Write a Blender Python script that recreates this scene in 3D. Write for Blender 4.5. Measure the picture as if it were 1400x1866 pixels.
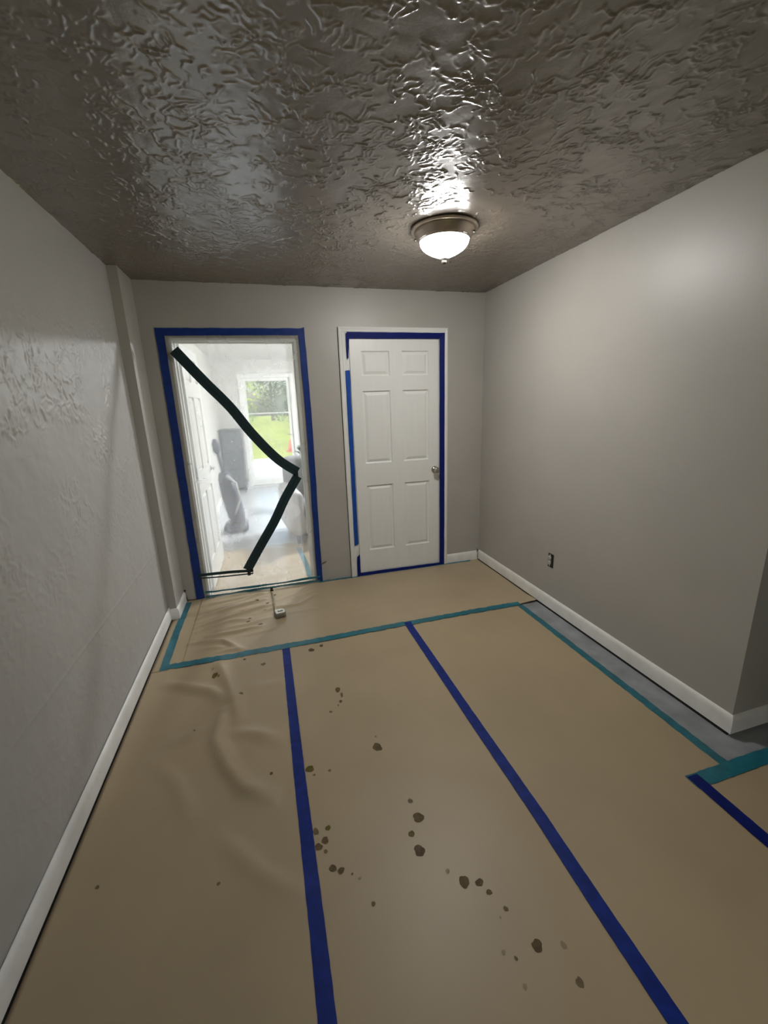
import bpy, math, random
import numpy as np
from mathutils import Matrix, Vector

for o in list(bpy.data.objects):
    bpy.data.objects.remove(o)
SC = bpy.context.scene
COL = SC.collection
random.seed(7)
RNG = np.random.default_rng(11)

# ------------------------------------------------------------------ camera
CAM_H = 1.5176
YAW, PITCH, ROLL = 0.2692, 0.2559, -0.0352
fw = Vector((math.sin(YAW)*math.cos(PITCH), math.cos(YAW)*math.cos(PITCH), -math.sin(PITCH)))
rt = Vector((math.cos(YAW), -math.sin(YAW), 0))
up = rt.cross(fw)
r2 = rt*math.cos(ROLL) + up*math.sin(ROLL)
u2 = -rt*math.sin(ROLL) + up*math.cos(ROLL)
cd = bpy.data.cameras.new('camera')
cam = bpy.data.objects.new('camera', cd)
COL.objects.link(cam)
cam.matrix_world = Matrix(((r2.x, u2.x, -fw.x, 0), (r2.y, u2.y, -fw.y, 0), (r2.z, u2.z, -fw.z, CAM_H), (0, 0, 0, 1)))
cd.sensor_fit = 'VERTICAL'
cd.sensor_height = 24.0
cd.lens = 24.0*758.77/1866
cd.clip_start = 0.02
SC.camera = cam

# ------------------------------------------------------------------ world, sun, exposure
wd = bpy.data.worlds.new('world')
SC.world = wd
wd.use_nodes = True
nt = wd.node_tree
for n in list(nt.nodes):
    nt.nodes.remove(n)
sky = nt.nodes.new('ShaderNodeTexSky')
sky.sky_type = 'NISHITA'
sky.sun_disc = False
sky.sun_elevation = math.radians(48)
sky.sun_rotation = math.radians(200)
sky.air_density = 1.2
sky.dust_density = 4.0
bgn = nt.nodes.new('ShaderNodeBackground')
bgn.inputs['Strength'].default_value = 0.55
wo = nt.nodes.new('ShaderNodeOutputWorld')
nt.links.new(sky.outputs[0], bgn.inputs['Color'])
nt.links.new(bgn.outputs[0], wo.inputs['Surface'])
sd = bpy.data.lights.new('sun', 'SUN')
sd.energy = 2.2
sd.angle = math.radians(3)
sd.color = (1.0, 0.96, 0.88)
so = bpy.data.objects.new('sun', sd)
COL.objects.link(so)
so.rotation_euler = Vector((0.40, -0.30, -0.87)).to_track_quat('-Z', 'Y').to_euler()

LAMP_STRENGTH = 106.0
ADDED_LAMP_STRENGTH = 760.0

SC.view_settings.view_transform = 'Standard'
SC.view_settings.look = 'None'
SC.view_settings.gamma = 1.0
SC.view_settings.use_curve_mapping = False
SC.view_settings.exposure = 0.0

# ------------------------------------------------------------------ dimensions
XL, XC, XR = -0.820, -0.761, 1.900
D, DC, HC = 3.456, 3.157, 2.3825
YR = 1.104
WT = 0.12                     # wall thickness
REAR = -1.7
HALLX = 3.4
FARY = 8.6
EL, ER = -0.80, 3.2           # next room's side walls

# ------------------------------------------------------------------ materials
def newmat(name):
    m = bpy.data.materials.new(name)
    m.use_nodes = True
    t = m.node_tree
    return m, t, t.nodes['Principled BSDF']

def mat(name, col, rough=0.6, metal=0.0, var=0.0, vscale=4.0, bump=0.0, bscale=100.0, bdist=0.002, spec=0.5, detail=3.0, stretch=None, col2=None):
    m, t, b = newmat(name)
    b.inputs['Base Color'].default_value = (*col, 1)
    b.inputs['Roughness'].default_value = rough
    b.inputs['Metallic'].default_value = metal
    b.inputs['Specular IOR Level'].default_value = spec
    tc = t.nodes.new('ShaderNodeTexCoord')
    src = tc.outputs['Object']
    if stretch:
        mp = t.nodes.new('ShaderNodeMapping')
        mp.inputs['Scale'].default_value = stretch
        t.links.new(src, mp.inputs['Vector'])
        src = mp.outputs[0]
    if var > 0 or col2:
        n = t.nodes.new('ShaderNodeTexNoise')
        n.inputs['Scale'].default_value = vscale
        n.inputs['Detail'].default_value = detail
        t.links.new(src, n.inputs['Vector'])
        r = t.nodes.new('ShaderNodeValToRGB')
        c2 = col2 if col2 else tuple(min(1, c*(1+var)) for c in col)
        c1 = col if col2 else tuple(c*(1-var) for c in col)
        r.color_ramp.elements[0].position = 0.3
        r.color_ramp.elements[1].position = 0.7
        r.color_ramp.elements[0].color = (*c1, 1)
        r.color_ramp.elements[1].color = (*c2, 1)
        t.links.new(n.outputs['Fac'], r.inputs[0])
        t.links.new(r.outputs[0], b.inputs['Base Color'])
    if bump > 0:
        n2 = t.nodes.new('ShaderNodeTexNoise')
        n2.inputs['Scale'].default_value = bscale
        n2.inputs['Detail'].default_value = 2.0
        t.links.new(src, n2.inputs['Vector'])
        bp = t.nodes.new('ShaderNodeBump')
        bp.inputs['Strength'].default_value = bump
        bp.inputs['Distance'].default_value = bdist
        t.links.new(n2.outputs['Fac'], bp.inputs['Height'])
        t.links.new(bp.outputs[0], b.inputs['Normal'])
    return m

M = {}
M['wall'] = mat('wall_paint', (0.455, 0.432, 0.396), 0.42, var=0.035, vscale=2.5, bump=0.25, bscale=140, bdist=0.0012)
M['wall_l'] = mat('wall_paint_textured', (0.47, 0.455, 0.43), 0.47, spec=0.42, var=0.03, vscale=2.5, bump=0.25, bscale=160, bdist=0.001)
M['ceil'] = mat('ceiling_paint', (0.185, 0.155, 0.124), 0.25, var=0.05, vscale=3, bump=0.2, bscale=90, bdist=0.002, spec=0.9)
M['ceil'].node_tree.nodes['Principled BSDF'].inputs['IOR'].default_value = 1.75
M['white'] = mat('white_trim_paint', (0.82, 0.82, 0.79), 0.36, var=0.03, vscale=6, bump=0.1, bscale=60, bdist=0.0006)
M['base'] = mat('baseboard_paint', (0.88, 0.865, 0.825), 0.40, var=0.07, vscale=9, bump=0.15, bscale=50, bdist=0.001)
M['door'] = mat('door_paint', (0.84, 0.84, 0.815), 0.38, var=0.015, vscale=5, bump=0.12, bscale=40, bdist=0.0008, stretch=(6, 6, 0.6))
M['concrete'] = mat('concrete_slab', (0.30, 0.315, 0.325), 0.7, var=0.22, vscale=7, bump=0.3, bscale=60, bdist=0.001, detail=6)
M['paper'] = mat('kraft_paper', (0.432, 0.338, 0.214), 0.43, var=0.055, vscale=2.2, bump=0.12, bscale=220, bdist=0.0006, spec=0.45)
M['paper2'] = mat('kraft_paper_runner', (0.45, 0.355, 0.230), 0.36, var=0.06, vscale=3.0, bump=0.12, bscale=180, bdist=0.0006, spec=0.5)
M['navy'] = mat('blue_masking_tape', (0.005, 0.024, 0.205), 0.5, spec=0.22, var=0.2, vscale=30, bump=0.25, bscale=150, bdist=0.0006)
M['navy2'] = mat('navy_masking_tape', (0.003, 0.011, 0.135), 0.5, spec=0.2, var=0.2, vscale=30, bump=0.25, bscale=150, bdist=0.0006)
M['blue'] = mat('bright_blue_masking_tape', (0.012, 0.075, 0.36), 0.5, spec=0.25, var=0.12, vscale=30, bump=0.25, bscale=150, bdist=0.0006)
M['frameblue'] = mat('royal_blue_masking_tape', (0.008, 0.036, 0.21), 0.45, spec=0.3, var=0.15, vscale=25, bump=0.3, bscale=120, bdist=0.0008)
M['teal'] = mat('teal_masking_tape', (0.008, 0.145, 0.195), 0.34, var=0.25, vscale=18, bump=0.5, bscale=45, bdist=0.0015, spec=0.6)
M['zip'] = mat('zipper_tape', (0.004, 0.028, 0.034), 0.55, var=0.15, vscale=60, bump=0.3, bscale=200, bdist=0.0006)
M['zipc'] = mat('zipper_coil', (0.002, 0.012, 0.016), 0.4)
M['bronze'] = mat('brushed_bronze', (0.58, 0.50, 0.42), 0.38, metal=0.9, var=0.12, vscale=20)
M['nickel'] = mat('satin_nickel', (0.50, 0.47, 0.42), 0.22, metal=1.0)
M['finial'] = mat('dark_finial', (0.10, 0.09, 0.08), 0.5, metal=0.2)
M['hinge'] = mat('painted_hinge', (0.55, 0.56, 0.56), 0.4, metal=0.3)
M['black'] = mat('black_plastic', (0.006, 0.006, 0.006), 0.6)
M['dark'] = mat('gap_shade', (0.012, 0.011, 0.010), 0.8)  # near-black colour standing in for shade in narrow gaps
M['ivory'] = mat('receptacle_plastic', (0.50, 0.49, 0.45), 0.4)
M['slot'] = mat('socket_slot', (0.03, 0.03, 0.03), 0.6)
M['st0'] = mat('stain_dark', (0.122, 0.086, 0.042), 0.55, spec=0.15, var=0.3, vscale=60)
M['st1'] = mat('stain_mid', (0.175, 0.131, 0.076), 0.55, spec=0.15, var=0.2, vscale=60)
M['st2'] = mat('stain_olive', (0.125, 0.10, 0.025), 0.5, spec=0.15, var=0.2, vscale=60)
M['st3'] = mat('stain_faint', (0.31, 0.243, 0.156), 0.5, spec=0.15, var=0.1, vscale=60)
M['tm_case'] = mat('tape_measure_body', (0.21, 0.19, 0.14), 0.45, var=0.1, vscale=40)
M['tm_face'] = mat('tape_measure_face', (0.86, 0.85, 0.76), 0.4)
M['tm_blade'] = mat('tape_measure_blade', (0.20, 0.145, 0.06), 0.4, var=0.15, vscale=80)
M['room2'] = mat('next_room_paint', (0.60, 0.585, 0.55), 0.6, var=0.03, vscale=2, bump=0.2, bscale=120, bdist=0.001)
M['vinyl'] = mat('pale_vinyl_floor', (0.50, 0.52, 0.54), 0.28, var=0.06, vscale=3)
M['ceil2'] = mat('next_room_ceiling', (0.68, 0.65, 0.60), 0.7, var=0.04, vscale=2, bump=0.3, bscale=60, bdist=0.002)
M['chair'] = mat('grey_upholstery', (0.20, 0.21, 0.225), 0.75, var=0.15, vscale=12, bump=0.3, bscale=200, bdist=0.001)
M['cover'] = mat('pale_dust_cover', (0.48, 0.48, 0.49), 0.45, var=0.08, vscale=8, bump=0.5, bscale=14, bdist=0.01)
M['cab'] = mat('charcoal_cabinet', (0.060, 0.074, 0.088), 0.55, var=0.5, vscale=22, detail=6)
M['vac'] = mat('slate_blue_plastic', (0.032, 0.047, 0.085), 0.5, var=0.1, vscale=10)
M['leaf'] = mat('plant_leaf', (0.05, 0.085, 0.06), 0.5, var=0.3, vscale=12)
M['grass'] = mat('lawn_grass', (0.225, 0.275, 0.018), 0.9, var=0.25, vscale=0.6, bump=0.5, bscale=30, bdist=0.02, detail=6)
M['drive'] = mat('pale_concrete_drive', (0.55, 0.535, 0.49), 0.85, var=0.08, vscale=2, bump=0.2, bscale=40, bdist=0.003)
M['tree_d'] = mat('dark_foliage', (0.040, 0.085, 0.050), 0.7, var=0.4, vscale=1.2)
M['tree_y'] = mat('bright_foliage', (0.25, 0.34, 0.020), 0.7, var=0.35, vscale=1.2)
M['tree_g'] = mat('mid_foliage', (0.11, 0.21, 0.050), 0.7, var=0.35, vscale=1.2)
M['bark'] = mat('bark', (0.10, 0.075, 0.05), 0.9, var=0.3, vscale=8, stretch=(1, 1, 0.2))
M['red'] = mat('red_plastic', (0.42, 0.06, 0.05), 0.6)
M['twig'] = mat('dark_wire', (0.03, 0.022, 0.015), 0.7)

def glass_mat():
    m, t, b = newmat('clear_glass')
    out = t.nodes['Material Output']
    t.nodes.remove(b)
    tr = t.nodes.new('ShaderNodeBsdfTransparent')
    tr.inputs[0].default_value = (0.95, 0.97, 0.96, 1)
    gl = t.nodes.new('ShaderNodeBsdfGlossy')
    gl.inputs['Roughness'].default_value = 0.02
    lw = t.nodes.new('ShaderNodeFresnel')
    lw.inputs['IOR'].default_value = 1.45
    mx = t.nodes.new('ShaderNodeMixShader')
    t.links.new(lw.outputs[0], mx.inputs[0])
    t.links.new(tr.outputs[0], mx.inputs[1])
    t.links.new(gl.outputs[0], mx.inputs[2])
    t.links.new(mx.outputs[0], out.inputs['Surface'])
    return m
M['glass'] = glass_mat()

def film_mat():
    # thin milky polythene: part of the light passes straight, part is scattered, a little is mirrored
    m, t, b = newmat('milky_plastic_film')
    out = t.nodes['Material Output']
    t.nodes.remove(b)
    tc = t.nodes.new('ShaderNodeTexCoord')
    mp = t.nodes.new('ShaderNodeMapping')
    mp.inputs['Scale'].default_value = (1.6, 1, 0.9)
    t.links.new(tc.outputs['Object'], mp.inputs['Vector'])
    nz = t.nodes.new('ShaderNodeTexNoise')
    nz.inputs['Scale'].default_value = 3.0
    nz.inputs['Detail'].default_value = 5.0
    nz.inputs['Distortion'].default_value = 0.8
    t.links.new(mp.outputs[0], nz.inputs['Vector'])
    rp = t.nodes.new('ShaderNodeMapRange')
    rp.inputs['From Min'].default_value = 0.3
    rp.inputs['From Max'].default_value = 0.75
    rp.inputs['To Min'].default_value = 0.17
    rp.inputs['To Max'].default_value = 0.34
    t.links.new(nz.outputs['Fac'], rp.inputs['Value'])
    # crinkle bump
    n2 = t.nodes.new('ShaderNodeTexNoise')
    n2.inputs['Scale'].default_value = 14.0
    n2.inputs['Detail'].default_value = 4.0
    n2.inputs['Distortion'].default_value = 1.5
    t.links.new(mp.outputs[0], n2.inputs['Vector'])
    bp = t.nodes.new('ShaderNodeBump')
    bp.inputs['Strength'].default_value = 0.5
    bp.inputs['Distance'].default_value = 0.006
    t.links.new(n2.outputs['Fac'], bp.inputs['Height'])
    tr = t.nodes.new('ShaderNodeBsdfTransparent')
    tr.inputs[0].default_value = (0.96, 0.97, 0.97, 1)
    rf = t.nodes.new('ShaderNodeBsdfRefraction')
    rf.inputs['IOR'].default_value = 1.06
    rf.inputs['Roughness'].default_value = 0.16
    m0 = t.nodes.new('ShaderNodeMixShader')
    m0.inputs[0].default_value = 0.35
    t.links.new(tr.outputs[0], m0.inputs[1])
    t.links.new(rf.outputs[0], m0.inputs[2])
    tl = t.nodes.new('ShaderNodeBsdfTranslucent')
    tl.inputs[0].default_value = (0.93, 0.95, 0.97, 1)
    m1 = t.nodes.new('ShaderNodeMixShader')
    t.links.new(rp.outputs[0], m1.inputs[0])
    t.links.new(m0.outputs[0], m1.inputs[1])
    t.links.new(tl.outputs[0], m1.inputs[2])
    gl = t.nodes.new('ShaderNodeBsdfGlossy')
    gl.inputs['Roughness'].default_value = 0.12
    t.links.new(bp.outputs[0], gl.inputs['Normal'])
    m2 = t.nodes.new('ShaderNodeMixShader')
    m2.inputs[0].default_value = 0.07
    t.links.new(m1.outputs[0], m2.inputs[1])
    t.links.new(gl.outputs[0], m2.inputs[2])
    t.links.new(m2.outputs[0], out.inputs['Surface'])
    return m
M['film'] = film_mat()

def glow_mat(name, strength, col=(1.0, 0.985, 0.95)):
    m, t, b = newmat(name)
    b.inputs['Base Color'].default_value = (0.85, 0.85, 0.83, 1)
    b.inputs['Roughness'].default_value = 0.25
    b.inputs['Emission Color'].default_value = (*col, 1)
    b.inputs['Emission Strength'].default_value = strength
    return m
M['lampglass'] = glow_mat('lit_alabaster_glass', LAMP_STRENGTH)
M['addedglass'] = glow_mat('added_lamp_glass', ADDED_LAMP_STRENGTH, (0.96, 0.98, 1.0))  # glow of the unseen lamp added in the next room

# ------------------------------------------------------------------ mesh helpers
def link(o, parent=None):
    COL.objects.link(o)
    if parent is not None:
        o.parent = parent
    return o

def obj(name, verts, faces, m, parent=None, smooth=False, loc=(0, 0, 0), rotz=0.0):
    me = bpy.data.meshes.new(name)
    me.from_pydata([tuple(v) for v in verts], [], [tuple(f) for f in faces])
    me.update()
    if m is not None:
        me.materials.append(M[m] if isinstance(m, str) else m)
    if smooth:
        me.polygons.foreach_set('use_smooth', [True]*len(me.polygons))
    o = bpy.data.objects.new(name, me)
    o.location = loc
    o.rotation_euler = (0, 0, rotz)
    return link(o, parent)

class MB:
    """collects shapes for one mesh"""
    def __init__(s):
        s.v, s.f = [], []
    def add(s, v, f):
        k = len(s.v)
        s.v += [tuple(p) for p in v]
        s.f += [tuple(i+k for i in q) for q in f]
        return s
    def box(s, x0, x1, y0, y1, z0, z1):
        return s.add([(x0, y0, z0), (x1, y0, z0), (x1, y1, z0), (x0, y1, z0), (x0, y0, z1), (x1, y0, z1), (x1, y1, z1), (x0, y1, z1)],
                     [(0, 3, 2, 1), (4, 5, 6, 7), (0, 1, 5, 4), (1, 2, 6, 5), (2, 3, 7, 6), (3, 0, 4, 7)])
    def bbox(s, x0, x1, y0, y1, z0, z1, b):
        """box with chamfered vertical and top/bottom edges"""
        prof = [(x0+b, y0), (x1-b, y0), (x1, y0+b), (x1, y1-b), (x1-b, y1), (x0+b, y1), (x0, y1-b), (x0, y0+b)]
        cx, cy = (x0+x1)/2, (y0+y1)/2
        def ring(z, ins):
            return [(cx+(x-cx)*(1-ins/max(1e-6, (x1-x0)/2)), cy+(y-cy)*(1-ins/max(1e-6, (y1-y0)/2)), z) for x, y in prof]
        v = ring(z0, b)+ring(z0+b, 0)+ring(z1-b, 0)+ring(z1, b)
        f = [tuple(range(7, -1, -1)), tuple(range(24, 32))]
        for k in range(3):
            for i in range(8):
                j = (i+1) % 8
                f.append((k*8+i, k*8+j, k*8+8+j, k*8+8+i))
        return s.add(v, f)
    def lathe(s, prof, c=(0, 0, 0), n=32, axis='Z'):
        v, f = [], []
        for r, z in prof:
            for i in range(n):
                a = 2*math.pi*i/n
                p = (r*math.cos(a), r*math.sin(a), z)
                if axis == 'Y':
                    p = (p[0], -z, p[1])
                if axis == 'X':
                    p = (z, p[0], p[1])
                v.append((c[0]+p[0], c[1]+p[1], c[2]+p[2]))
        for k in range(len(prof)-1):
            for i in range(n):
                j = (i+1) % n
                f.append((k*n+i, k*n+j, (k+1)*n+j, (k+1)*n+i))
        f.append(tuple(range(n-1, -1, -1)))
        f.append(tuple(range((len(prof)-1)*n, len(prof)*n)))
        return s.add(v, f)
    def tube(s, pts, rad, n=8):
        pts = [Vector(p) for p in pts]
        rads = rad if isinstance(rad, (list, tuple)) else [rad]*len(pts)
        v, f = [], []
        for i, p in enumerate(pts):
            d = (pts[min(i+1, len(pts)-1)]-pts[max(i-1, 0)]).normalized()
            a = d.orthogonal().normalized() if i == 0 else (pa - d*pa.dot(d)).normalized()
            pa = a
            b = d.cross(a)
            for k in range(n):
                t = 2*math.pi*k/n
                v.append(p+(a*math.cos(t)+b*math.sin(t))*rads[i])
        for i in range(len(pts)-1):
            for k in range(n):
                j = (k+1) % n
                f.append((i*n+k, i*n+j, (i+1)*n+j, (i+1)*n+k))
        f.append(tuple(range(n-1, -1, -1)))
        f.append(tuple(range((len(pts)-1)*n, len(pts)*n)))
        return s.add(v, f)
    def build(s, name, m, parent=None, smooth=False, loc=(0, 0, 0), rotz=0.0):
        return obj(name, s.v, s.f, m, parent, smooth, loc, rotz)

def empty(name, loc=(0, 0, 0), rotz=0.0):
    o = bpy.data.objects.new(name, None)
    o.location = loc
    o.rotation_euler = (0, 0, rotz)
    o.empty_display_size = 0.05
    return link(o)

def tag(o, label, cat, group=None):
    o['label'] = label
    o['category'] = cat
    if group:
        o['group'] = group
    return o

def structure(o, label=None):
    o['kind'] = 'structure'
    if label:
        o['label'] = label
    return o

def weighted(o, angle=35):
    """smooth shading with sharp edges kept"""
    me = o.data
    me.polygons.foreach_set('use_smooth', [True]*len(me.polygons))
    try:
        me.set_sharp_from_angle(angle=math.radians(angle))
    except Exception:
        pass
    return o

def grid_mesh(name, P, m, parent=None, flip=False):
    """P: (ny, nx, 3) numpy array of points"""
    ny, nx = P.shape[:2]
    idx = np.arange(ny*nx, dtype=np.int32).reshape(ny, nx)
    q = np.stack([idx[:-1, :-1], idx[:-1, 1:], idx[1:, 1:], idx[1:, :-1]], -1).reshape(-1, 4)
    if flip:
        q = q[:, ::-1]
    me = bpy.data.meshes.new(name)
    me.vertices.add(ny*nx)
    me.vertices.foreach_set('co', P.reshape(-1).astype(np.float32))
    n = len(q)
    me.loops.add(n*4)
    me.polygons.add(n)
    me.loops.foreach_set('vertex_index', np.ascontiguousarray(q).reshape(-1))
    me.polygons.foreach_set('loop_start', np.arange(0, n*4, 4, dtype=np.int32))
    me.polygons.foreach_set('use_smooth', np.ones(n, dtype=bool))
    me.update(calc_edges=True)
    me.validate()
    me.materials.append(M[m])
    return link(bpy.data.objects.new(name, me), parent)

# ------------------------------------------------------------------ plaster relief (real height field)
def stroke(Hm, x0, y0, step, pts, w, a):
    pts = np.array(pts)
    pad = w*2.6
    lo, hi = pts.min(0)-pad, pts.max(0)+pad
    ny, nx = Hm.shape
    i0, i1 = max(0, int((lo[0]-x0)/step)), min(nx, int((hi[0]-x0)/step)+2)
    j0, j1 = max(0, int((lo[1]-y0)/step)), min(ny, int((hi[1]-y0)/step)+2)
    if i1 <= i0 or j1 <= j0:
        return
    X, Y = np.meshgrid(x0+np.arange(i0, i1)*step, y0+np.arange(j0, j1)*step)
    d2 = np.full(X.shape, 1e9)
    for p, q in zip(pts[:-1], pts[1:]):
        v = q-p
        L = max(1e-9, v@v)
        t = np.clip(((X-p[0])*v[0]+(Y-p[1])*v[1])/L, 0, 1)
        d2 = np.minimum(d2, (X-p[0]-t*v[0])**2+(Y-p[1]-t*v[1])**2)
    h = a*np.exp(-d2/(w*w))
    np.maximum(Hm[j0:j1, i0:i1], h, out=Hm[j0:j1, i0:i1])

def smooth_noise(ny, nx, cell, rng):
    gy, gx = int(ny/cell)+3, int(nx/cell)+3
    g = rng.random((gy, gx))
    yy, xx = np.arange(ny)/cell, np.arange(nx)/cell
    y0, x0 = yy.astype(int), xx.astype(int)
    fy, fx = (yy-y0), (xx-x0)
    fy = (fy*fy*(3-2*fy))[:, None]
    fx = (fx*fx*(3-2*fx))[None, :]
    a = g[np.ix_(y0, x0)]*(1-fx)+g[np.ix_(y0, x0+1)]*fx
    b = g[np.ix_(y0+1, x0)]*(1-fx)+g[np.ix_(y0+1, x0+1)]*fx
    return a*(1-fy)+b*fy

def warp(Hm, rng, amps):
    ny, nx = Hm.shape
    jj, ii = np.meshgrid(np.arange(ny), np.arange(nx), indexing='ij')
    dj, di = np.zeros((ny, nx)), np.zeros((ny, nx))
    for cell, a in amps:
        dj += (smooth_noise(ny, nx, cell, rng)-.5)*2*a
        di += (smooth_noise(ny, nx, cell, rng)-.5)*2*a
    y = np.clip(jj+dj, 0, ny-1.001)
    x = np.clip(ii+di, 0, nx-1.001)
    y0, x0 = y.astype(int), x.astype(int)
    fy, fx = y-y0, x-x0
    return (Hm[y0, x0]*(1-fy)*(1-fx)+Hm[y0+1, x0]*fy*(1-fx)+Hm[y0, x0+1]*(1-fy)*fx+Hm[y0+1, x0+1]*fy*fx)

def stomp_field(x0, x1, y0, y1, step, per_m2, rng, amp, wid, length, nst=(7, 15), loose=0.35):
    nx, ny = int(round((x1-x0)/step))+1, int(round((y1-y0)/step))+1
    Hm = np.zeros((ny, nx))
    n = int(per_m2*(x1-x0)*(y1-y0))
    for _ in range(n):
        cx, cy = rng.uniform(x0, x1), rng.uniform(y0, y1)
        k = rng.integers(*nst)
        base = rng.uniform(0, 6.28)
        fan = rng.uniform(2.0, 6.28)
        for s in range(k):
            an = base+fan*(s+rng.uniform(-.4, .4))/k
            r = rng.uniform(0.004, 0.03)
            L = length*rng.uniform(0.35, 1.25)
            px, py = cx+math.cos(an)*r, cy+math.sin(an)*r
            if rng.random() < loose:
                px += rng.normal(0, .025)
                py += rng.normal(0, .025)
            pts = [(px, py)]
            m = rng.integers(2, 5)
            for _k in range(m):
                an += rng.normal(0, .55)
                px += math.cos(an)*L/m
                py += math.sin(an)*L/m
                pts.append((px, py))
            stroke(Hm, x0, y0, step, pts, wid*rng.uniform(.65, 1.35), amp*rng.uniform(.4, 1.15))
    return Hm, nx, ny

# ------------------------------------------------------------------ room shell
# ceiling of the room: heavy brushed plaster relief hanging from z = HC
cx0, cx1, cy0, cy1, cst = XL-0.02, XR+0.02, 0.42, D+0.02, 0.0036
Hm, nx, ny = stomp_field(cx0, cx1, cy0, cy1, cst, 170, RNG, 0.0046, 0.0030, 0.052, (4, 9), .75)
Hm = warp(Hm, RNG, [(14, 7.0), (6, 3.2)])
Hm *= .55+.45*np.clip((smooth_noise(ny, nx, 22, RNG)-.25)/.35, 0, 1)
Hm += (smooth_noise(ny, nx, 9, RNG)-.5)*0.0014 + (smooth_noise(ny, nx, 30, RNG)-.5)*0.003
fade = np.clip((np.arange(ny)*cst)/0.15, 0, 1)[:, None]
Hm *= fade
X, Y = np.meshgrid(np.linspace(cx0, cx1, nx), np.linspace(cy0, cy1, ny))
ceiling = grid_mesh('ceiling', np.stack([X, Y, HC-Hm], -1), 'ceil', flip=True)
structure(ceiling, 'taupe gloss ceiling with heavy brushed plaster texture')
b = MB().box(XL-.1, HALLX, REAR-.05, cy0, HC, HC+.06).box(cx1, HALLX, cy0, YR+.1, HC, HC+.06)
structure(b.build('ceiling_extension', 'ceil', ceiling))

# left wall: uneven textured plaster, seam at z = 0.56
lst = 0.005
lh, lnx, lny = stomp_field(0.3, DC, 0, HC, lst, 260, RNG, 0.0046, 0.0046, 0.034, (3, 7), .9)
lh = warp(lh, RNG, [(9, 4.0), (4, 1.8)])
ZZ = np.linspace(0, HC, lny)[:, None]
YY = np.linspace(0.3, DC, lnx)[None, :]
patch = smooth_noise(lny, lnx, 45, RNG)
mask = np.clip((patch-.22)/.35, 0, 1)*np.clip((2.12-ZZ)/.25, 0, 1)*(0.22+.78*np.clip((ZZ-.75)/.5, 0, 1))
lh = lh*mask + (smooth_noise(lny, lnx, 12, RNG)-.5)*.0022 + (smooth_noise(lny, lnx, 5, RNG)-.5)*.0009 + (smooth_noise(lny, lnx, 40, RNG)-.5)*.003
lh += .0016*np.exp(-((ZZ-.56)/.006)**2)*np.clip((YY-1.0)/.4, 0, 1)
lh += .004*np.clip((patch-.5)*3, 0, 1)*np.exp(-((ZZ-1.55)/.35)**2)
Yg, Zg = np.meshgrid(np.linspace(0.3, DC, lnx), np.linspace(0, HC, lny))
wall_left = grid_mesh('wall_left', np.stack([XL+lh, Yg, Zg], -1), 'wall_l')
structure(wall_left, 'left wall, grey paint over lumpy plaster patches')
structure(MB().box(XL-WT, XL, REAR, .3, 0, HC).build('wall_left_near', 'wall_l', wall_left))
# boxed column at the far end of the left wall
col = MB().box(XL-WT, XC, DC, D, 0, HC).build('wall_column', 'wall')
structure(col, 'narrow boxed wall step in the left corner')

# back wall with two door openings
O1 = (-0.585, 0.305, 2.015)
O2 = (0.690, 1.497, 2.035)
b = MB()
b.box(XL-WT, O1[0], D, D+WT, 0, HC).box(O1[1], O2[0], D, D+WT, 0, HC).box(O2[1], XR+WT, D, D+WT, 0, HC)
b.box(O1[0], O1[1], D, D+WT, O1[2], HC).box(O2[0], O2[1], D, D+WT, O2[2], HC)
structure(b.build('wall_back', 'wall'), 'back wall with two doorways, grey paint')
# right wall and its return
structure(MB().box(XR, XR+WT, YR, D, 0, HC).build('wall_right', 'wall'), 'right wall, smooth grey paint')
structure(MB().box(XR+WT, HALLX, YR, YR+WT, 0, HC).build('wall_return', 'wall'), 'return wall round the corner at right')
W2 = (-1.4, 0.2, 0.9, 2.05)
b = MB().box(HALLX, HALLX+WT, REAR, W2[0], 0, HC).box(HALLX, HALLX+WT, W2[1], YR+WT, 0, HC).box(HALLX, HALLX+WT, W2[0], W2[1], 0, W2[2]).box(HALLX, HALLX+WT, W2[0], W2[1], W2[3], HC)
structure(b.build('wall_side_passage', 'wall'), 'end wall of the side passage')
W3 = (-0.1, 0.8, 0.95, 1.95)
b = MB().box(XL-WT, W3[0], REAR-WT, REAR, 0, HC).box(W3[1], HALLX+WT, REAR-WT, REAR, 0, HC).box(W3[0], W3[1], REAR-WT, REAR, 0, W3[2]).box(W3[0], W3[1], REAR-WT, REAR, W3[3], HC)
structure(b.build('wall_rear', 'wall'), 'wall behind the camera')
w3 = empty('added_window_3', (0, REAR, 0))  # unseen window, added to let fill light in from behind
for x0, x1, z0, z1 in ((W3[0], W3[0]+.05, W3[2], W3[3]), (W3[1]-.05, W3[1], W3[2], W3[3]), (W3[0], W3[1], W3[2], W3[2]+.05), (W3[0], W3[1], W3[3]-.05, W3[3])):
    MB().box(x0, x1, -.08, -.03, z0, z1).build('window_frame', 'white', w3)
MB().box(W3[0]+.05, W3[1]-.05, -.058, -.052, W3[2]+.05, W3[3]-.05).build('pane', 'glass', w3)
structure(w3, 'small unseen window added behind the camera for fill light')
structure(MB().box(-60, HALLX+WT, -60, REAR-WT-.1, -.5, -.16).build('ground_rear', 'grass'), 'lawn behind the house')
w2 = empty('added_window_2', (HALLX, 0, 0))  # unseen window, added so daylight reaches the left wall
for y0, y1, z0, z1 in ((W2[0], W2[0]+.05, W2[2], W2[3]), (W2[1]-.05, W2[1], W2[2], W2[3]), (W2[0], W2[1], W2[2], W2[2]+.05), (W2[0], W2[1], W2[3]-.05, W2[3]), (-.625, -.575, W2[2], W2[3])):
    MB().box(.03, .08, y0, y1, z0, z1).build('window_frame', 'white', w2)
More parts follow.
